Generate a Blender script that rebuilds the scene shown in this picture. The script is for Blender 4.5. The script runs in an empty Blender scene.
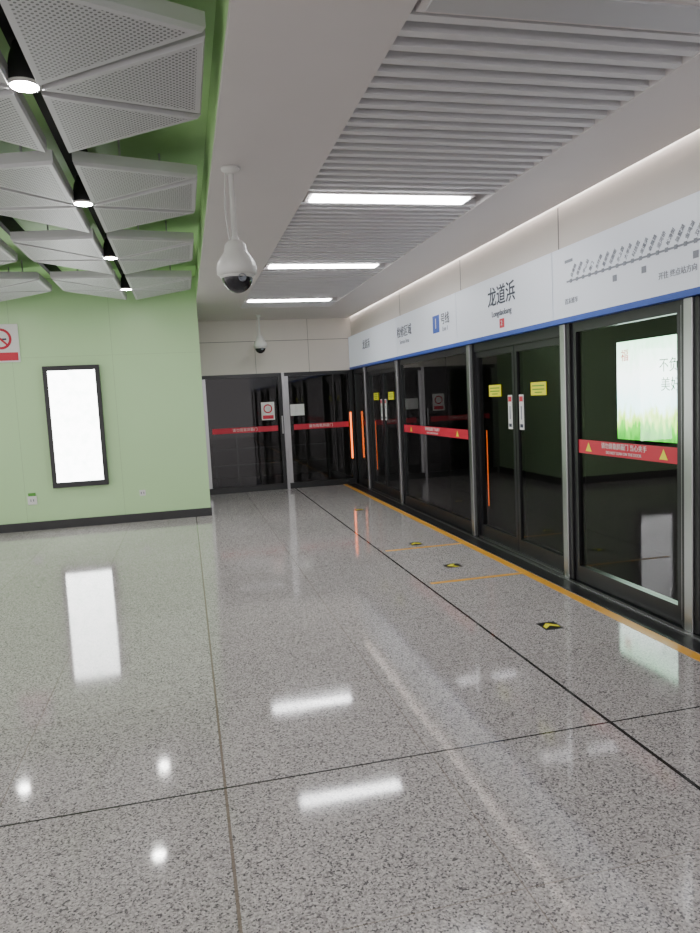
import bpy, bmesh, math, random
from mathutils import Vector, Matrix
random.seed(4)
S=bpy.context.scene
COL=S.collection

# ------------------------------------------------------------ materials
def new_mat(name):
    m=bpy.data.materials.new(name); m.use_nodes=True
    nt=m.node_tree; b=nt.nodes['Principled BSDF']
    return m,nt,b
def pm(name,col,rough=0.5,metal=0.0,emit=0.0,var=0.0,bump=0.0,ecol=None,spec=0.5):
    m,nt,b=new_mat(name)
    b.inputs['Base Color'].default_value=(*col,1)
    b.inputs['Roughness'].default_value=rough
    b.inputs['Metallic'].default_value=metal
    b.inputs['Specular IOR Level'].default_value=spec
    if emit>0:
        b.inputs['Emission Color'].default_value=(*(ecol or col),1)
        b.inputs['Emission Strength'].default_value=emit
    if var>0 or bump>0:
        g=nt.nodes.new('ShaderNodeNewGeometry')
        n=nt.nodes.new('ShaderNodeTexNoise'); n.inputs['Scale'].default_value=3.0; n.inputs['Detail'].default_value=6
        nt.links.new(g.outputs['Position'],n.inputs['Vector'])
        if var>0:
            mx=nt.nodes.new('ShaderNodeMixRGB')
            mx.inputs[1].default_value=(*[c*(1-var) for c in col],1)
            mx.inputs[2].default_value=(*[min(1,c*(1+var)) for c in col],1)
            nt.links.new(n.outputs['Fac'],mx.inputs[0]); nt.links.new(mx.outputs[0],b.inputs['Base Color'])
        if bump>0:
            bp=nt.nodes.new('ShaderNodeBump'); bp.inputs['Strength'].default_value=bump; bp.inputs['Distance'].default_value=0.01
            nt.links.new(n.outputs['Fac'],bp.inputs['Height']); nt.links.new(bp.outputs[0],b.inputs['Normal'])
    return m

M_white=pm('ceiling_white',(0.66,0.62,0.62),0.45,var=0.03)
M_slat=pm('slat_white',(0.66,0.65,0.67),0.4,var=0.02)
M_plenum=pm('plenum_dark',(0.10,0.10,0.12),0.9,var=0.1)
M_greenC=pm('green_ceiling',(0.50,0.80,0.36),0.5,var=0.04)
M_black=pm('black_frame',(0.012,0.012,0.014),0.3,var=0.1)
M_dark=pm('dark_channel',(0.02,0.02,0.022),0.7,var=0.1)
M_steel=pm('brushed_steel',(0.42,0.42,0.43),0.28,metal=1.0,var=0.06)
M_sign=pm('sign_white',(0.70,0.73,0.80),0.35,emit=0.20,ecol=(0.82,0.9,1),var=0.01)
M_blue=pm('sign_blue',(0.03,0.09,0.45),0.4,var=0.03)
M_ink=pm('sign_ink',(0.02,0.03,0.06),0.5,var=0.05)
M_grey=pm('sign_grey',(0.25,0.27,0.32),0.5,var=0.05)
M_red=pm('warning_red',(0.60,0.02,0.05),0.4,var=0.05)
M_yel=pm('sticker_yellow',(0.75,0.72,0.02),0.4,emit=0.1,var=0.03)
M_wst=pm('sticker_white',(0.75,0.75,0.73),0.4,var=0.02)
M_orange=pm('orange_led',(1.0,0.16,0.02),0.4,emit=1.6)
M_orangeE=pm('orange_led_bright',(1.0,0.16,0.02),0.4,emit=4.0)
M_yline=pm('floor_yellow',(0.82,0.40,0.03),0.3,var=0.08)
M_header=pm('header_panel',(0.68,0.63,0.58),0.4,var=0.02)
M_seam=pm('panel_seam',(0.16,0.15,0.14),0.6,var=0.05)
M_lamp=pm('lamp_diffuser',(1,1,1),0.4,emit=42,ecol=(0.98,0.98,1.0))
M_lampoff=pm('lamp_diffuser_off',(0.5,0.5,0.52),0.3,var=0.03)
M_cove=pm('cove_lamp',(1,1,1),0.4,emit=26,ecol=(1,0.99,0.96))
M_corr=pm('corridor_fill',(1,1,1),0.4,emit=0.6)  # weak glow for the added fill tube in the corridor
M_down=pm('downlight_lens',(1,1,1),0.4,emit=200,ecol=(1,0.98,0.95))
M_cam=pm('camera_shell',(0.62,0.62,0.60),0.35,var=0.02)
M_domegl=pm('dome_smoked',(0.02,0.02,0.025),0.08)
M_panelE=pm('panel_edge',(0.55,0.55,0.57),0.45,var=0.03)
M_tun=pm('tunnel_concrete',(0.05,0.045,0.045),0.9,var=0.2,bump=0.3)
M_rail=pm('railing_dark_metal',(0.06,0.06,0.06),0.5,metal=0.6,var=0.1)
M_gsym=pm('symbol_green',(0.10,0.35,0.05),0.5,var=0.02)
M_base=pm('baseboard_black',(0.015,0.015,0.017),0.25,var=0.1)

def nd(nt,t,**k):
    n=nt.nodes.new(t)
    for a,v in k.items(): setattr(n,a,v)
    return n
def math_n(nt,op,a,b=None,c=None):
    n=nd(nt,'ShaderNodeMath',operation=op)
    for i,v in enumerate((a,b,c)):
        if v is None: continue
        if isinstance(v,(int,float)): n.inputs[i].default_value=v
        else: nt.links.new(v,n.inputs[i])
    return n.outputs[0]
def line_mask(nt,coord,origin,period,w):
    a=math_n(nt,'SUBTRACT',coord,origin); a=math_n(nt,'DIVIDE',a,period); a=math_n(nt,'ADD',a,0.5)
    a=math_n(nt,'FRACT',a); a=math_n(nt,'SUBTRACT',a,0.5); a=math_n(nt,'ABSOLUTE',a); a=math_n(nt,'MULTIPLY',a,period)
    return math_n(nt,'LESS_THAN',a,w/2)
def single_mask(nt,coord,origin,w):
    a=math_n(nt,'SUBTRACT',coord,origin); a=math_n(nt,'ABSOLUTE',a)
    return math_n(nt,'LESS_THAN',a,w/2)

def green_wall():
    m,nt,b=new_mat('green_wall_panels')
    g=nd(nt,'ShaderNodeNewGeometry'); s=nd(nt,'ShaderNodeSeparateXYZ'); nt.links.new(g.outputs['Position'],s.inputs[0])
    mk=math_n(nt,'MAXIMUM',line_mask(nt,s.outputs['X'],-0.86,1.2,0.007),single_mask(nt,s.outputs['Z'],2.2,0.005))
    n=nd(nt,'ShaderNodeTexNoise'); n.inputs['Scale'].default_value=1.5; nt.links.new(g.outputs['Position'],n.inputs['Vector'])
    c=nd(nt,'ShaderNodeMixRGB'); c.inputs[1].default_value=(0.50,0.75,0.40,1); c.inputs[2].default_value=(0.53,0.78,0.43,1)
    nt.links.new(n.outputs['Fac'],c.inputs[0])
    d=nd(nt,'ShaderNodeMixRGB'); d.inputs[2].default_value=(0.42,0.64,0.34,1)
    nt.links.new(mk,d.inputs[0]); nt.links.new(c.outputs[0],d.inputs[1]); nt.links.new(d.outputs[0],b.inputs['Base Color'])
    b.inputs['Roughness'].default_value=0.35
    return m
M_green=green_wall()

def granite():
    m,nt,b=new_mat('polished_granite')
    g=nd(nt,'ShaderNodeNewGeometry'); s=nd(nt,'ShaderNodeSeparateXYZ'); nt.links.new(g.outputs['Position'],s.inputs[0])
    P=g.outputs['Position']
    v=nd(nt,'ShaderNodeTexVoronoi'); v.inputs['Scale'].default_value=165; nt.links.new(P,v.inputs['Vector'])
    sc=nd(nt,'ShaderNodeSeparateColor'); nt.links.new(v.outputs['Color'],sc.inputs[0])
    r=nd(nt,'ShaderNodeValToRGB'); r.color_ramp.interpolation='CONSTANT'
    els=r.color_ramp.elements
    els[0].position=0; els[0].color=(0.15,0.14,0.145,1)
    els[1].position=0.12; els[1].color=(0.31,0.285,0.285,1)
    for p,c in ((0.30,(0.44,0.41,0.405,1)),(0.55,(0.53,0.49,0.48,1)),(0.82,(0.62,0.585,0.57,1))):
        e=els.new(p); e.color=c
    nt.links.new(sc.outputs[0],r.inputs[0])
    v2=nd(nt,'ShaderNodeTexNoise'); v2.inputs['Scale'].default_value=100; v2.inputs['Detail'].default_value=3; nt.links.new(P,v2.inputs['Vector'])
    r2=nd(nt,'ShaderNodeValToRGB'); r2.color_ramp.elements[0].position=0.36; r2.color_ramp.elements[0].color=(0.6,0.6,0.6,1)
    r2.color_ramp.elements[1].position=0.50; r2.color_ramp.elements[1].color=(1,1,1,1)
    nt.links.new(v2.outputs['Fac'],r2.inputs[0])
    mu=nd(nt,'ShaderNodeMixRGB',blend_type='MULTIPLY'); mu.inputs[0].default_value=0.8
    nt.links.new(r.outputs[0],mu.inputs[1]); nt.links.new(r2.outputs[0],mu.inputs[2])
    fx=math_n(nt,'FLOOR',math_n(nt,'DIVIDE',math_n(nt,'SUBTRACT',s.outputs['X'],0.05),0.85))
    fy=math_n(nt,'FLOOR',math_n(nt,'DIVIDE',math_n(nt,'SUBTRACT',s.outputs['Y'],2.67),0.85))
    cb=nd(nt,'ShaderNodeCombineXYZ'); nt.links.new(fx,cb.inputs[0]); nt.links.new(fy,cb.inputs[1])
    wn=nd(nt,'ShaderNodeTexWhiteNoise'); nt.links.new(cb.outputs[0],wn.inputs['Vector'])
    tone=math_n(nt,'MULTIPLY_ADD',wn.outputs['Value'],0.08,0.96)
    mt=nd(nt,'ShaderNodeMixRGB',blend_type='MULTIPLY'); mt.inputs[0].default_value=1
    nt.links.new(mu.outputs[0],mt.inputs[1]); nt.links.new(tone,mt.inputs[2])
    j=math_n(nt,'MAXIMUM',line_mask(nt,s.outputs['X'],0.05,0.85,0.005),line_mask(nt,s.outputs['Y'],2.67,0.85,0.004))
    j=math_n(nt,'MAXIMUM',math_n(nt,'MULTIPLY',j,0.6),math_n(nt,'MULTIPLY',single_mask(nt,s.outputs['X'],0.05,0.011),0.85))
    d1=nd(nt,'ShaderNodeMixRGB'); d1.inputs[2].default_value=(0.19,0.15,0.12,1)
    nt.links.new(j,d1.inputs[0]); nt.links.new(mt.outputs[0],d1.inputs[1])
    k=math_n(nt,'MAXIMUM',single_mask(nt,s.outputs['X'],1.75,0.018),single_mask(nt,s.outputs['Y'],2.67,0.010))
    d2=nd(nt,'ShaderNodeMixRGB'); d2.inputs[2].default_value=(0.03,0.03,0.03,1)
    nt.links.new(k,d2.inputs[0]); nt.links.new(d1.outputs[0],d2.inputs[1])
    nt.links.new(d2.outputs[0],b.inputs['Base Color'])
    n3=nd(nt,'ShaderNodeTexNoise'); n3.inputs['Scale'].default_value=2.5; n3.inputs['Detail'].default_value=5; nt.links.new(P,n3.inputs['Vector'])
    rr=math_n(nt,'MULTIPLY_ADD',n3.outputs['Fac'],0.07,0.03)
    nt.links.new(rr,b.inputs['Roughness'])
    b.inputs['Specular IOR Level'].default_value=0.5
    return m
M_gran=granite()

def perforated():
    m,nt,b=new_mat('perforated_metal')
    g=nd(nt,'ShaderNodeNewGeometry')
    mp=nd(nt,'ShaderNodeVectorMath',operation='SCALE'); mp.inputs['Scale'].default_value=52; nt.links.new(g.outputs['Position'],mp.inputs[0])
    s=nd(nt,'ShaderNodeSeparateXYZ'); nt.links.new(mp.outputs[0],s.inputs[0])
    a=math_n(nt,'ADD',s.outputs['X'],s.outputs['Y']); c=math_n(nt,'SUBTRACT',s.outputs['X'],s.outputs['Y'])
    fa=math_n(nt,'SUBTRACT',math_n(nt,'FRACT',math_n(nt,'MULTIPLY',a,0.707)),0.5)
    fc=math_n(nt,'SUBTRACT',math_n(nt,'FRACT',math_n(nt,'MULTIPLY',c,0.707)),0.5)
    d=math_n(nt,'SQRT',math_n(nt,'ADD',math_n(nt,'MULTIPLY',fa,fa),math_n(nt,'MULTIPLY',fc,fc)))
    mk=math_n(nt,'LESS_THAN',d,0.29)
    x=nd(nt,'ShaderNodeMixRGB'); x.inputs[1].default_value=(0.50,0.50,0.52,1); x.inputs[2].default_value=(0.11,0.11,0.12,1)
    nt.links.new(mk,x.inputs[0]); nt.links.new(x.outputs[0],b.inputs['Base Color']); b.inputs['Roughness'].default_value=0.45
    return m
M_perf=perforated()

def glass(name,tint,rough=0.015,ior=1.5):
    m=bpy.data.materials.new(name); m.use_nodes=True; nt=m.node_tree; nt.nodes.clear()
    o=nd(nt,'ShaderNodeOutputMaterial'); t=nd(nt,'ShaderNodeBsdfTransparent'); t.inputs[0].default_value=(*tint,1)
    gl=nd(nt,'ShaderNodeBsdfGlossy'); gl.inputs['Roughness'].default_value=rough; gl.inputs[0].default_value=(0.92,0.90,0.92,1)
    f=nd(nt,'ShaderNodeFresnel'); f.inputs[0].default_value=ior
    mx=nd(nt,'ShaderNodeMixShader'); nt.links.new(f.outputs[0],mx.inputs[0]); nt.links.new(t.outputs[0],mx.inputs[1]); nt.links.new(gl.outputs[0],mx.inputs[2])
    nt.links.new(mx.outputs[0],o.inputs[0]); return m
M_glass=glass('screen_glass',(0.60,0.60,0.60),ior=1.45)

def poster_white():
    m,nt,b=new_mat('white_lightbox_art')
    g=nd(nt,'ShaderNodeNewGeometry'); n=nd(nt,'ShaderNodeTexNoise'); n.inputs['Scale'].default_value=9; n.inputs['Detail'].default_value=4
    nt.links.new(g.outputs['Position'],n.inputs['Vector'])
    r=nd(nt,'ShaderNodeValToRGB'); r.color_ramp.elements[0].position=0.35; r.color_ramp.elements[0].color=(0.80,0.88,0.84,1)
    r.color_ramp.elements[1].position=0.55; r.color_ramp.elements[1].color=(1,1,1,1)
    nt.links.new(n.outputs['Fac'],r.inputs[0]); nt.links.new(r.outputs[0],b.inputs['Emission Color'])
    b.inputs['Emission Strength'].default_value=12; b.inputs['Base Color'].default_value=(0.8,0.8,0.8,1)
    return m
M_poster=poster_white()
def poster_spring():
    m,nt,b=new_mat('spring_lightbox_art')
    g=nd(nt,'ShaderNodeNewGeometry'); s=nd(nt,'ShaderNodeSeparateXYZ'); nt.links.new(g.outputs['Position'],s.inputs[0])
    n=nd(nt,'ShaderNodeTexNoise'); n.inputs['Scale'].default_value=6; n.inputs['Detail'].default_value=6
    mp=nd(nt,'ShaderNodeMapping'); mp.inputs['Scale'].default_value=(1,3,1); nt.links.new(g.outputs['Position'],mp.inputs[0]); nt.links.new(mp.outputs[0],n.inputs['Vector'])
    h=math_n(nt,'DIVIDE',math_n(nt,'SUBTRACT',s.outputs['Z'],0.80),1.22)
    h2=math_n(nt,'ADD',h,math_n(nt,'MULTIPLY_ADD',n.outputs['Fac'],0.40,-0.20))
    r=nd(nt,'ShaderNodeValToRGB'); e=r.color_ramp.elements
    e[0].position=0.0; e[0].color=(0.015,0.20,0.01,1); e[1].position=1.0; e[1].color=(0.45,0.85,0.55,1)
    for p,c in ((0.12,(0.06,0.42,0.02,1)),(0.22,(0.45,0.75,0.12,1)),(0.34,(0.60,0.95,0.95,1)),(0.65,(0.88,1,0.97,1))):
        k=e.new(p); k.color=c
    nt.links.new(h2,r.inputs[0]); nt.links.new(r.outputs[0],b.inputs['Emission Color'])
    b.inputs['Emission Strength'].default_value=10; b.inputs['Base Color'].default_value=(0.3,0.3,0.3,1)
    return m
M_spring=poster_spring()
M_artred=pm('art_red',(0.9,0.10,0.08),0.5,emit=2.5)
M_artgreen=pm('art_green',(0.05,0.45,0.15),0.5,emit=1.5)

# ------------------------------------------------------------ builders
def link(o,parent=None):
    COL.objects.link(o)
    if parent: o.parent=parent
    return o
def empty(name,loc=(0,0,0)):
    e=bpy.data.objects.new(name,None); e.empty_display_size=0.1; COL.objects.link(e); e.location=loc; 
    return e
def boxes(name,lst,parent=None,bevel=0.0):
    """one mesh of many boxes: (x0,x1,y0,y1,z0,z1,mat); a zero-thickness box becomes a single sheet"""
    mats=[]; V=[];F=[];I=[]
    for (x0,x1,y0,y1,z0,z1,mt) in lst:
        if mt not in mats: mats.append(mt)
        k=len(V)
        if x0==x1:
            V+=[(x0,y1,z0),(x0,y0,z0),(x0,y0,z1),(x0,y1,z1)]; F.append((k,k+1,k+2,k+3)); I.append(mats.index(mt)); continue
        if y0==y1:
            V+=[(x0,y0,z0),(x1,y0,z0),(x1,y0,z1),(x0,y0,z1)]; F.append((k,k+1,k+2,k+3)); I.append(mats.index(mt)); continue
        V+=[(x0,y0,z0),(x1,y0,z0),(x1,y1,z0),(x0,y1,z0),(x0,y0,z1),(x1,y0,z1),(x1,y1,z1),(x0,y1,z1)]
        F+=[(k,k+3,k+2,k+1),(k+4,k+5,k+6,k+7),(k,k+1,k+5,k+4),(k+1,k+2,k+6,k+5),(k+2,k+3,k+7,k+6),(k+3,k,k+4,k+7)]
        I+=[mats.index(mt)]*6
    me=bpy.data.meshes.new(name); me.from_pydata(V,[],F)
    for m in mats: me.materials.append(m)
    for p,i in zip(me.polygons,I): p.material_index=i
    me.update()
    o=bpy.data.objects.new(name,me); link(o,parent)
    if bevel>0:
        b=o.modifiers.new('bevel','BEVEL'); b.width=bevel; b.segments=2; b.limit_method='ANGLE'
    return o
def lathe(name,prof,loc,parent=None,seg=32,mats=()):
    V=[];F=[];I=[]
    n=len(prof)
    for (r,z,_) in prof:
        for i in range(seg):
            a=2*math.pi*i/seg; V.append((r*math.cos(a)+loc[0],r*math.sin(a)+loc[1],z+loc[2]))
    for j in range(n-1):
        for i in range(seg):
            F.append((j*seg+i,j*seg+(i+1)%seg,(j+1)*seg+(i+1)%seg,(j+1)*seg+i)); I.append(prof[j+1][2])
    me=bpy.data.meshes.new(name); me.from_pydata(V,[],F)
    for m in mats: me.materials.append(m)
    for p,i in zip(me.polygons,I): p.material_index=i; p.use_smooth=True
    bm=bmesh.new(); bm.from_mesh(me); bmesh.ops.remove_doubles(bm,verts=bm.verts,dist=1e-5); bmesh.ops.recalc_face_normals(bm,faces=bm.faces); bm.to_mesh(me); bm.free()
    o=bpy.data.objects.new(name,me); return link(o,parent)
def text(name,body,loc,size,mat,rot=(math.pi/2,0,-math.pi/2),parent=None,align='CENTER',extr=0.001):
    c=bpy.data.curves.new(name,'FONT'); c.body=body; c.size=size; c.align_x=align; c.align_y='CENTER'; c.extrude=extr
    c.materials.append(mat)
    o=bpy.data.objects.new(name,c); o.location=loc; o.rotation_euler=rot
    return link(o,parent)

HZ=2.85       # platform edge ceiling height
GZ=3.18       # raised green ceiling
YF=9.6; YE=11.8; YB=-7.0; XL=-8.0
XP=2.86       # screen door plane
XC=0.25       # corner / beam

# ------------------------------------------------------------ shell
boxes('floor',[(XL-0.1,2.665,YB-0.1,YE+0.1,-0.15,0,M_gran)])
boxes('trim_1',[(2.665,3.06,YB,YE,-0.15,0.004,M_black),(2.80,2.83,YB,YE,0.004,0.010,M_steel)])
boxes('wall_far',[(XL,XC,YF,YF+0.1,0,GZ,M_green)])
boxes('wall_return',[(XC-0.1,XC,YF+0.1,YE,0,HZ,M_green)])
boxes('baseboard_far',[(XL,XC+0.012,YF-0.015,YF,0,0.11,M_base)])
boxes('baseboard_return',[(XC,XC+0.012,YF,YE,0,0.11,M_base)])
boxes('ceiling',[(XL-0.1,XC+0.02,YB-0.1,YF+0.1,GZ,GZ+0.1,M_greenC)])
boxes('trim_2',[(XC,XC+0.02,YB,YF,HZ+0.041,GZ-0.001,M_greenC)])
boxes('ceiling_soffit',[
  (XC,0.868,YB,YE,HZ,HZ+0.04,M_white),
  (2.202,2.815,YB,YE,HZ,HZ+0.03,M_white),
  (0.882,2.188,10.3,YE,HZ,HZ+0.04,M_white),
  (0.868,0.882,YB,YE,HZ,HZ+0.12,M_white),
  (2.188,2.202,YB,YE,HZ,HZ+0.12,M_white)])
boxes('ceiling_plenum',[
  (XC+0.03,3.1,YB-0.1,YE+0.1,HZ+0.40,HZ+0.5,M_plenum),
  (2.60,2.86,YB,YE,HZ+0.14,HZ+0.16,M_white)])
sl=[]
y=-1.0
lights_y=[-2.4,0.0,2.4,4.8,7.2,9.6]
while y<10.25:
    if not any(abs(y+0.02-ly)<0.13 for ly in lights_y):
        sl.append((0.882,2.188,y,y+0.043,HZ+0.005,HZ+0.060,M_slat))
    y+=0.110
for xx in (1.15,1.9): sl.append((xx,xx+0.03,-1.0,10.25,HZ+0.075,HZ+0.10,M_plenum))
boxes('ceiling_slats',sl)
for i,ly in enumerate([-4.8]+lights_y):
    boxes('linear_ceiling_light',[(0.93,2.05,ly-0.078,ly+0.078,HZ-0.004,HZ+0.004,M_lampoff if ly==2.4 else M_lamp),
        (0.90,2.08,ly-0.10,ly+0.10,HZ+0.004,HZ+0.07,M_white)])
cv=[]
y=YB
while y<YE-0.1:
    cv.append((2.68,2.73,y,min(y+2.36,YE),HZ+0.05,HZ+0.08,M_cove)); y+=2.4
boxes('cove_strip_light',cv)

V=[];F=[];I=[]
def tri(pts,zs):
    k=len(V); c=Vector((sum(p[0] for p in pts)/3,sum(p[1] for p in pts)/3))
    ar=(pts[1][0]-pts[0][0])*(pts[2][1]-pts[0][1])-(pts[1][1]-pts[0][1])*(pts[2][0]-pts[0][0])
    if ar<0: pts=[pts[0],pts[2],pts[1]]; zs=[zs[0],zs[2],zs[1]]
    cz=sum(zs)/3
    def ring(f,dz):
        for p,z in zip(pts,zs): V.append((c.x+(p[0]-c.x)*f,c.y+(p[1]-c.y)*f,cz+(z-cz)*f+dz))
    ring(0.86,0.0); ring(0.965,0.0); ring(1.0,0.018); ring(1.0,0.075); 
    F.append((k+2,k+1,k)); I.append(0)
    for r in range(3):
        for a in range(3):
            b=(a+1)%3; F.append((k+r*3+a,k+r*3+b,k+(r+1)*3+b,k+(r+1)*3+a)); I.append(1)
    F.append((k+9,k+10,k+11)); I.append(1)
    h=len(V); s=0.006; z0=cz+0.07
    for zz in (z0,GZ-0.001):
        V.extend([(c.x-s,c.y-s,zz),(c.x+s,c.y-s,zz),(c.x+s,c.y+s,zz),(c.x-s,c.y+s,zz)])
    for a in range(4): F.append((h+a,h+(a+1)%4,h+4+(a+1)%4,h+4+a)); I.append(1)
PER=1.58
for cidx in range(5):
    for side in (0,1):
        if side==0: xl,xr=-0.50,0.18
        else: xl,xr=-0.60,-1.28
        xl-=PER*cidx; xr-=PER*cidx
        for kk in range(-4,4):
            L=3.27+1.74*kk+1.74
            z=2.84; up=0.06
            tl=[([ (xl,L-0.82),(xl,L-0.03),(xr,L-0.44)],[z,z,z+up]),
                ([ (xr,L-0.38),(xr,L+0.33),(xl,L)],[z+up,z+up,z]),
                ([ (xl,L+0.04),(xl,L+0.76),(xr,L+0.38)],[z,z,z+up])]
            for pts,zs in tl:
                if max(p[1] for p in pts)>9.57: continue
                tri(pts,zs)
me=bpy.data.meshes.new('triangular_ceiling_panels'); me.from_pydata(V,[],F); me.materials.append(M_perf); me.materials.append(M_panelE)
for p,i in zip(me.polygons,I): p.material_index=i
bm=bmesh.new(); bm.from_mesh(me); bmesh.ops.recalc_face_normals(bm,faces=bm.faces); bm.to_mesh(me); bm.free()
link(bpy.data.objects.new('triangular_ceiling_panels',me))
ch=[]
for c in range(5):
    x=-0.55-PER*c
    ch.append((x-0.055,x+0.055,-2.5,YF-0.02,3.03,GZ-0.001,M_dark))
    ch.append((x-0.79-0.02,x-0.79+0.02,-2.5,YF-0.02,3.03,GZ-0.001,M_dark))
    for kk in range(-4,4):
        yy=3.25+1.74*kk
        if yy>9.3: continue
        lathe('downlight',[(0.0,0.0,1),(0.056,0.0,1),(0.056,0.008,0),(0.066,0.0,0),(0.070,0.01,0),(0.066,0.04,2),(0.05,0.12,2),(0.03,0.174,2),(0.0,0.174,2)],(x,yy,2.845),mats=(M_cam,M_down,M_dark))
boxes('light_channel',ch)

# ------------------------------------------------------------ platform screen doors
X0,X1=XP,XP+0.06
ZT=1.97
def pillar(y):
    boxes('steel_pillar',[(X0-0.035,X1+0.02,y-0.035,y+0.035,0.01,ZT,M_steel),
        (X0-0.02,X1,y-0.075,y-0.035,0.01,ZT,M_black),(X0-0.02,X1,y+0.035,y+0.075,0.01,ZT,M_black)],bevel=0.004)
def fixed(ya,yb,strip=True):
    e=empty('glass_screen_panel',(X0,(ya+yb)/2,0))
    mi=Matrix.Translation(-Vector(e.location))
    def B(n,l): 
        o=boxes(n,l); o.parent=e; o.matrix_parent_inverse=mi; return o
    B('frame',[(X0,X1,ya,yb,0.01,0.13,M_black),(X0,X1,ya,yb,ZT-0.07,ZT,M_black),
       (X0,X1,ya,ya+0.06,0.13,ZT-0.07,M_black),(X0,X1,yb-0.06,yb,0.13,ZT-0.07,M_black)])
    B('steel_inner_edge',[(X0-0.006,X0,ya,ya+0.018,0.05,ZT-0.03,M_steel)])
    B('glass',[(X0+0.02,X0+0.02,ya+0.06,yb-0.06,0.13,ZT-0.07,M_glass)])
    if strip:
        B('warning_strip',[(X0+0.010,X0+0.014,ya+0.06,yb-0.06,1.0,1.10,M_red)])
        for i in range(2):
            yc=ya+(yb-ya)*(0.16 if i==0 else 0.84)
            V=[(X0+0.008,yc-0.04,1.018),(X0+0.008,yc+0.04,1.018),(X0+0.008,yc,1.085)]
            m2=bpy.data.meshes.new('warning_triangle'); m2.from_pydata(V,[],[(0,1,2)]); m2.materials.append(M_yel)
            o=bpy.data.objects.new('warning_triangle',m2); link(o,e); o.matrix_parent_inverse=mi
        t=text('warning_text','请勿倚靠屏蔽门 当心夹手',(X0+0.008,(ya+yb)/2,1.068),0.045,M_wst); t.parent=e; t.matrix_parent_inverse=mi
        t=text('warning_text_small','DO NOT LEAN ON THE DOOR',(X0+0.008,(ya+yb)/2,1.024),0.028,M_wst); t.parent=e; t.matrix_parent_inverse=mi
def door(ya,yb):
    e=empty('platform_screen_door',(X0,(ya+yb)/2,0)); mi=Matrix.Translation(-Vector(e.location))
    def B(n,l): 
        o=boxes(n,l); o.parent=e; o.matrix_parent_inverse=mi; return o
    yc=(ya+yb)/2; xa,xb=X0+0.02,X1+0.02
    B('sill',[(X0,X1+0.03,ya,yb,0.004,0.02,M_steel)])
    B('top_rail',[(X0,X1+0.02,ya,yb,ZT-0.08,ZT,M_black)])
    for nm,a,b in (('leaf_near',ya,yc-0.004),('leaf_far',yc+0.004,yb)):
        B(nm,[(xa,xb,a,b,0.02,0.14,M_black),(xa,xb,a,b,ZT-0.14,ZT-0.08,M_black),
              (xa,xb,a,a+0.045,0.14,ZT-0.14,M_black),(xa,xb,b-0.045,b,0.14,ZT-0.14,M_black)])
        B(nm+'_glass',[(xa+0.015,xa+0.015,a+0.045,b-0.045,0.14,ZT-0.14,M_glass)])
        m=(a+b)/2
        B(nm+'_yellow_sticker',[(xa+0.004,xa+0.008,m-0.13,m+0.13,1.44,1.55,M_yel),
            (xa+0.002,xa+0.004,m-0.10,m+0.10,1.515,1.525,M_gsym),(xa+0.002,xa+0.004,m-0.10,m+0.10,1.485,1.495,M_gsym),(xa+0.002,xa+0.004,m-0.06,m+0.06,1.46,1.468,M_gsym)])
        s=-1 if nm=='leaf_near' else 1
        ys=yc+s*0.11
        B(nm+'_notice',[(xa+0.004,xa+0.008,ys-0.04,ys+0.04,1.14,1.45,M_wst),(xa+0.002,xa+0.004,ys-0.03,ys+0.03,1.39,1.435,M_red),
            (xa+0.002,xa+0.004,ys-0.025,ys+0.025,1.16,1.19,M_ink),(xa+0.002,xa+0.004,ys-0.010,ys+0.010,1.23,1.35,M_grey)])
    B('led_gap_strip',[(X1+0.03,X1+0.035,yb-0.058,yb-0.048,0.33,1.10,M_orange)])
pil=[-5.5,-3.0,-1.1,1.5,3.5,4.87,6.7,9.2,10.95]
for p in pil: pillar(p)
G=0.075
kinds=['f','d','f','d','f','d','f','d']
for i,k in enumerate(kinds):
    a,b=pil[i]+G,pil[i+1]-G
    (fixed if k=='f' else door)(a,b)
fixed(10.95+G,YE-0.02,False)
fixed(YB,-5.5-G,False)

hd=[(XP,XP+0.10,YB,YE,2.52,HZ+0.16,M_header),(XP+0.0,XP+0.12,YB,YE,ZT,2.52,M_dark)]
for ys in (9.0,6.9,4.95,3.0,1.0): hd.append((XP-0.002,XP,ys-0.005,ys+0.005,2.52,HZ,M_seam))
boxes('wall_right',hd)
sg=empty('station_sign_band',(2.80,5.8,2.25)); mi=Matrix.Translation(-Vector(sg.location))
def SB(n,l):
    o=boxes(n,l); o.parent=sg; o.matrix_parent_inverse=mi; return o
def ST(n,body,y,z,size,mat,align='CENTER',roll=0.0):
    o=text(n,body,(2.797,y,z),size,mat,align=align); 
    if roll:
        o.rotation_euler=(Matrix.Rotation(-math.pi/2,3,'Z')@Matrix.Rotation(math.pi/2,3,'X')@Matrix.Rotation(roll,3,'Z')).to_euler()
    o.parent=sg; o.matrix_parent_inverse=mi; return o
SB('sign_panels',[(2.80,2.859,a+0.006,b-0.006,2.01,2.52,M_sign) for a,b in ((YB,-3),(-3,-1),(-1,1),(1,3.0),(3.0,4.95),(4.95,6.9),(6.9,9.0),(9.0,YE-0.02))])
SB('blue_band',[(2.798,2.859,YB,YE-0.02,1.972,2.01,M_blue)])
o=ST('station_name','龙道浜',5.84,2.33,0.185,M_ink); o.data.offset=0.002
ST('station_name_pinyin','Longdaobang',5.84,2.185,0.075,M_ink)
SB('exit_badge',[(2.796,2.80,5.79,5.88,2.05,2.13,M_red)])
ST('exit_badge_text','2',5.835,2.09,0.06,M_wst).location.x=2.794
ST('terminus_name','检修区域',8.67,2.30,0.15,M_ink)
ST('terminus_pinyin','Service Area',8.67,2.18,0.075,M_grey)
SB('line_badge',[(2.796,2.80,7.40,7.60,2.17,2.36,M_blue)])
ST('line_badge_text','1',7.50,2.265,0.16,M_wst).location.x=2.794
ST('line_name','号线',7.22,2.29,0.13,M_ink)
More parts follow.
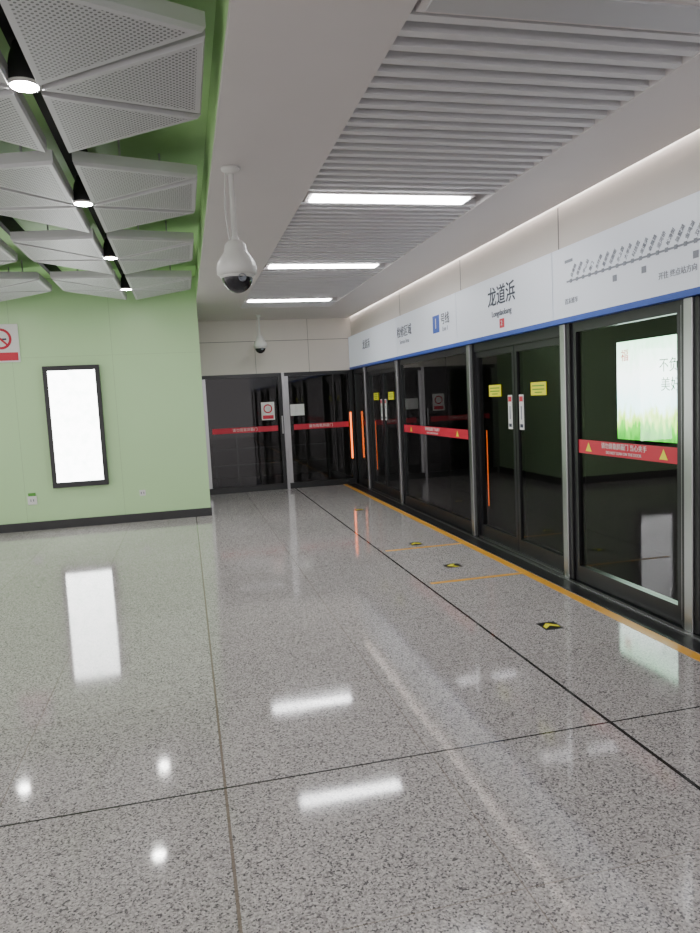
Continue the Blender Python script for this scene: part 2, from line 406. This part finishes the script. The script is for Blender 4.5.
ST('line_name_en','Line 1',7.22,2.19,0.07,M_grey)
ST('far_name','龙道浜',10.6,2.30,0.15,M_ink)
rm=[(2.797,2.80,3.05,4.74,2.258,2.270,M_grey)]
names=['白塔路','临顿路','中心站','南门','东环路','星湖街','花园街','水上园','大学城','科技园','龙道浜','会展路','运河桥','松涛街','独墅湖','金鸡湖','双湖广场','西城门','北寺塔','玉山','莲池']
n=21
for i in range(n):
    yy=4.68-i*(1.60/(n-1))
    rm.append((2.795,2.798,yy-0.013,yy+0.013,2.251,2.277,M_grey))
    ST('route_stop_label',names[i],yy-0.005,2.290,0.034,M_grey,align='LEFT',roll=math.radians(52))
for yy in (4.15,3.85,3.4): rm.append((2.796,2.80,yy-0.02,yy+0.02,2.17,2.21,M_grey))
rm.append((2.796,2.80,4.66,4.76,2.40,2.42,M_grey))
SB('route_line',rm)
ST('route_legend','开往 终点站方向',3.55,2.12,0.045,M_grey)
ST('route_note','首末班车',4.68,2.12,0.045,M_grey)

# ------------------------------------------------------------ end wall with glass doors
boxes('wall_end',[(XC,XP,YE,YE+0.1,ZT,HZ+0.1,M_header),(XC,0.295,YE,YE+0.1,0,ZT,M_steel),
   (XC,XP,YE-0.002,YE,2.50,2.508,M_seam),(1.20,1.206,YE-0.002,YE,ZT,2.5,M_seam),(2.10,2.106,YE-0.002,YE,ZT,HZ,M_seam)])
def enddoor(xa,xb,name):
    e=empty(name,((xa+xb)/2,YE,0)); mi=Matrix.Translation(-Vector(e.location))
    def B(n,l,**k): 
        o=boxes(n,l,**k); o.parent=e; o.matrix_parent_inverse=mi; return o
    ya,yb=YE+0.0,YE+0.06
    B('frame',[(xa,xb,ya,yb,0.0,0.10,M_black),(xa,xb,ya,yb,ZT-0.06,ZT,M_black),(xa,xa+0.06,ya,yb,0.1,ZT-0.06,M_steel),(xb-0.06,xb,ya,yb,0.1,ZT-0.06,M_black)])
    B('glass',[(xa+0.06,xb-0.06,ya+0.025,ya+0.025,0.1,ZT-0.06,M_glass)])
    B('warning_strip',[(xa+0.12,xb-0.1,ya+0.012,ya+0.018,1.0,1.09,M_red)])
    t=text('warning_text','请勿倚靠屏蔽门',((xa+xb)/2,ya+0.010,1.045),0.06,M_wst,rot=(math.pi/2,0,0)); t.parent=e; t.matrix_parent_inverse=mi
    return e,B,mi
e,B,mi=enddoor(0.30,1.615,'end_glass_door')
B('prohibition_notice',[(1.25,1.47,YE+0.008,YE+0.018,1.19,1.49,M_wst),(1.27,1.45,YE+0.006,YE+0.008,1.21,1.27,M_red)])
o=lathe('prohibition_ring',[(0.055,0,0),(0.075,0,0),(0.075,0.004,0),(0.055,0.004,0),(0.055,0,0)],(0,0,0),mats=(M_red,)); 
o.rotation_euler=(math.pi/2,0,0); o.location=(1.36,YE+0.006,1.38); o.parent=e; o.matrix_parent_inverse=mi
B('door_handle',[(1.575,1.60,YE-0.05,YE-0.03,0.95,1.25,M_steel),(1.58,1.595,YE-0.03,YE,0.98,1.0,M_steel),(1.58,1.595,YE-0.03,YE,1.2,1.22,M_steel)],bevel=0.004)
e,B,mi=enddoor(1.665,XP-0.02,'end_glass_door')
B('notice',[(1.74,1.98,YE+0.008,YE+0.018,1.24,1.43,M_wst)])
boxes('steel_mullion',[(1.619,1.661,YE-0.01,YE+0.07,0,ZT-0.001,M_steel)])
boxes('orange_led_strip',[(2.765,2.79,YE-0.02,YE-0.002,0.45,1.25,M_orangeE)])
boxes('floor_service_corridor',[(XC,3.0,YE+0.11,14.2,-0.15,0,M_tun)])
boxes('ceiling_service_corridor',[(XC,3.0,YE+0.11,14.2,HZ,HZ+0.1,M_tun)])
boxes('wall_service_corridor',[(XC,3.0,14.2,14.3,0,HZ,M_tun)])
boxes('wall_service_corridor_side',[(XC-0.1,XC,YE+0.1,14.2,0,HZ,M_tun)])
boxes('service_corridor_fill',[(0.9,2.1,12.9,12.96,HZ-0.04,HZ-0.001,M_corr)])  # hidden tube, added to faintly brighten the space behind the end doors
rl=[]
for xx in (0.5,0.9,1.3,1.8,2.2,2.6): rl.append((xx-0.015,xx+0.015,13.0,13.03,0,1.0,M_rail))
for zz in (0.35,0.65,1.0): rl.append((0.45,2.65,12.995,13.035,zz-0.015,zz+0.015,M_rail))
boxes('service_railing',rl)

# ------------------------------------------------------------ tunnel
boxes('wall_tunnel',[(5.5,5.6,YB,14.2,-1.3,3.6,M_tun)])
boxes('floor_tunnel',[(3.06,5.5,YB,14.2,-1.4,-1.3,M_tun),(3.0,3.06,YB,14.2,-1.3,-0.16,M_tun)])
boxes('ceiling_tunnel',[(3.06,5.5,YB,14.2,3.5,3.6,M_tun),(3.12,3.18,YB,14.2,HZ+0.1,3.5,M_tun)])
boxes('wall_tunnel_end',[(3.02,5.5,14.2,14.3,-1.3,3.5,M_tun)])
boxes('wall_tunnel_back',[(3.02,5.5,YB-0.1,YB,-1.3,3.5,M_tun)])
lb=empty('tunnel_advert_lightbox',(5.46,7.3,1.4)); mi=Matrix.Translation(-Vector(lb.location))
for n,l in (('case',[(5.40,5.499,6.3,8.03,0.74,2.08,M_black)]),('artwork',[(5.39,5.40,6.36,7.97,0.80,2.02,M_spring)])):
    o=boxes(n,l); o.parent=lb; o.matrix_parent_inverse=mi
for n,bd,y,z,s,m_ in (('art_text_top','不负',6.98,1.68,0.17,M_artgreen),('art_text_low','美好',6.95,1.46,0.17,M_artgreen),('art_seal','福',7.80,1.84,0.16,M_artred)):
    o=text(n,bd,(5.385,y,z),s,m_); o.parent=lb; o.matrix_parent_inverse=mi

# ------------------------------------------------------------ floor markings
boxes('platform_edge_line',[(2.585,2.655,YB,YE,0,0.002,M_yline)])
bx=[]
for y0 in (5.16,6.44): bx.append((1.80,2.585,y0-0.022,y0+0.022,0,0.0015,M_yline))
boxes('queue_marking',bx)
def arrow(x,y,d):
    e=empty('floor_arrow_sticker',(x,y,0))
    boxes('base',[(-0.06,0.06,-0.07,0.07,0,0.0015,M_black)],parent=e)
    V=[(-0.05,-0.045,0.0025),(0,0.0,0.0025),(0.05,-0.045,0.0025),(0.05,-0.005,0.0025),(0,0.05,0.0025),(-0.05,-0.005,0.0025)]
    me=bpy.data.meshes.new('arrow_head'); me.from_pydata(V,[],[(0,1,4,5),(1,2,3,4)]); me.materials.append(M_yel)
    o=bpy.data.objects.new('arrow_head',me); link(o,e); e.rotation_euler=(0,0,d)
arrow(2.15,3.92,0); arrow(2.17,5.63,math.pi/2); arrow(2.17,6.63,0); arrow(2.17,9.0,0)

# ------------------------------------------------------------ green wall fittings
lb=empty('wall_lightbox_poster',(-1.37,YF,1.3)); mi=Matrix.Translation(-Vector(lb.location))
for n,l,bv in (('frame',[(-1.71,-1.03,YF-0.07,YF,2.02,2.08,M_black),(-1.71,-1.03,YF-0.07,YF,0.53,0.60,M_black),
     (-1.71,-1.655,YF-0.07,YF,0.60,2.02,M_black),(-1.085,-1.03,YF-0.07,YF,0.60,2.02,M_black)],0.004),
     ('artwork',[(-1.655,-1.085,YF-0.05,YF,0.60,2.02,M_poster)],0)):
    o=boxes(n,l,bevel=bv); o.parent=lb; o.matrix_parent_inverse=mi
ns=empty('no_smoking_sign',(-2.17,YF,2.4)); mi=Matrix.Translation(-Vector(ns.location))
for n,l in (('plate',[(-2.38,-1.96,YF-0.02,YF,2.15,2.62,M_wst)]),('red_band',[(-2.36,-1.98,YF-0.023,YF-0.02,2.17,2.27,M_red)]),
            ('cigarette',[(-2.24,-2.10,YF-0.024,YF-0.02,2.425,2.445,M_ink)])):
    o=boxes(n,l); o.parent=ns; o.matrix_parent_inverse=mi
o=lathe('ring',[(0.10,0,0),(0.13,0,0),(0.13,0.004,0),(0.10,0.004,0),(0.10,0,0)],(0,0,0),mats=(M_red,)); o.rotation_euler=(math.pi/2,0,0); o.location=(-2.17,YF-0.02,2.44); o.parent=ns; o.matrix_parent_inverse=mi
o=boxes('slash',[(-0.11,0.11,-0.004,0,-0.012,0.012,M_red)]); o.rotation_euler=(0,math.radians(45),0); o.location=(-2.17,YF-0.021,2.44); o.parent=ns; o.matrix_parent_inverse=mi
for x,z in ((-1.98,0.39),(-0.62,0.38)):
    w=0.055 if x<-1 else 0.038
    boxes('wall_socket',[(x-w,x+w,YF-0.012,YF,z-w,z+w,M_wst),(x-0.02,x-0.012,YF-0.014,YF-0.012,z-0.015,z+0.015,M_ink),(x+0.012,x+0.02,YF-0.014,YF-0.012,z-0.015,z+0.015,M_ink)]
      +([(x-w*0.8,x+w*0.8,YF-0.010,YF,z+w,z+w+0.04,M_gsym)] if x<-1 else []),bevel=0.002)

# ------------------------------------------------------------ dome cameras
def domecam(x,y,zb,k):
    L=HZ-zb
    e=empty('dome_security_camera',(x,y,HZ)); mi=Matrix.Translation(-Vector(e.location))
    def add(n,prof,mats):
        o=lathe(n,prof,(x,y,zb),mats=mats); o.parent=e; o.matrix_parent_inverse=mi
    add('ceiling_flange',[(0,L,0),(0.055*k,L,0),(0.055*k,L-0.012,0),(0.03*k,L-0.03,0),(0.018*k,L-0.035,0)],(M_cam,))
    add('pole',[(0.016*k,L-0.03,0),(0.016*k,0.14*k,0),(0.024*k,0.135*k,0),(0.024*k,0.10*k,0)],(M_cam,))
    add('housing',[(0.024*k,0.12*k,0),(0.040*k,0.115*k,0),(0.060*k,0.095*k,0),(0.070*k,0.05*k,0),(0.092*k,0.02*k,0),(0.110*k,-0.01*k,0),(0.116*k,-0.04*k,0),(0.116*k,-0.075*k,0),(0.103*k,-0.085*k,0),(0.10*k,-0.085*k,0)],(M_cam,))
    dome=[(0.092*k*math.cos(t),-0.085*k-0.098*k*math.sin(t),0) for t in [i*math.pi/2/10 for i in range(11)]]
    add('dome',dome,(M_domegl,))
    add('rim',[(0.10*k,-0.085*k,0),(0.098*k,-0.098*k,0),(0.091*k,-0.10*k,0)],(M_cam,))
    o=lathe('lens',[(0,0,0),(0.018*k,0,0),(0.022*k,0.006,0),(0.022*k,0.02,0)],(0,0,0),mats=(M_grey,)); o.rotation_euler=(math.radians(70),0,0)
    o.location=(x+0.02*k,y-0.092*k,zb-0.115*k); o.parent=e; o.matrix_parent_inverse=mi
    c=bpy.data.curves.new('safety_cable','CURVE'); c.dimensions='3D'; c.bevel_depth=0.004*k; c.materials.append(M_cam)
    s=c.splines.new('BEZIER'); s.bezier_points.add(2)
    for p,co in zip(s.bezier_points,[(x-0.03*k,y,HZ-0.01),(x-0.045*k,y,zb+L*0.55),(x-0.03*k,y,zb+0.11*k)]):
        p.co=co; p.handle_left_type=p.handle_right_type='AUTO'
    o=bpy.data.objects.new('safety_cable',c); link(o,e); o.matrix_parent_inverse=mi
domecam(0.355,4.22,2.325,1.0)
domecam(1.22,11.1,2.42,0.9)

# ------------------------------------------------------------ world + camera
w=bpy.data.worlds.new('world'); S.world=w; w.use_nodes=True
w.node_tree.nodes['Background'].inputs[0].default_value=(1.0,0.96,0.96,1); w.node_tree.nodes['Background'].inputs[1].default_value=1.9  # added ambient fill, let in where back and left walls are left out

psi=math.radians(13.0); th=math.radians(5.63); rho=0.05
f=Vector((math.sin(psi)*math.cos(th),math.cos(psi)*math.cos(th),-math.sin(th)))
r0=Vector((math.cos(psi),-math.sin(psi),0)); u0=r0.cross(f)
rc=math.cos(rho)*r0-math.sin(rho)*u0; uc=math.cos(rho)*u0+math.sin(rho)*r0
R=Matrix((rc,uc,-f)).transposed().to_4x4()
cam=bpy.data.cameras.new('camera'); co=bpy.data.objects.new('camera',cam); COL.objects.link(co)
co.matrix_world=Matrix.Translation((0,0,1.5))@R
cam.sensor_fit='VERTICAL'; cam.sensor_height=36; cam.sensor_width=27; cam.lens=27.0; cam.clip_start=0.02
S.camera=co
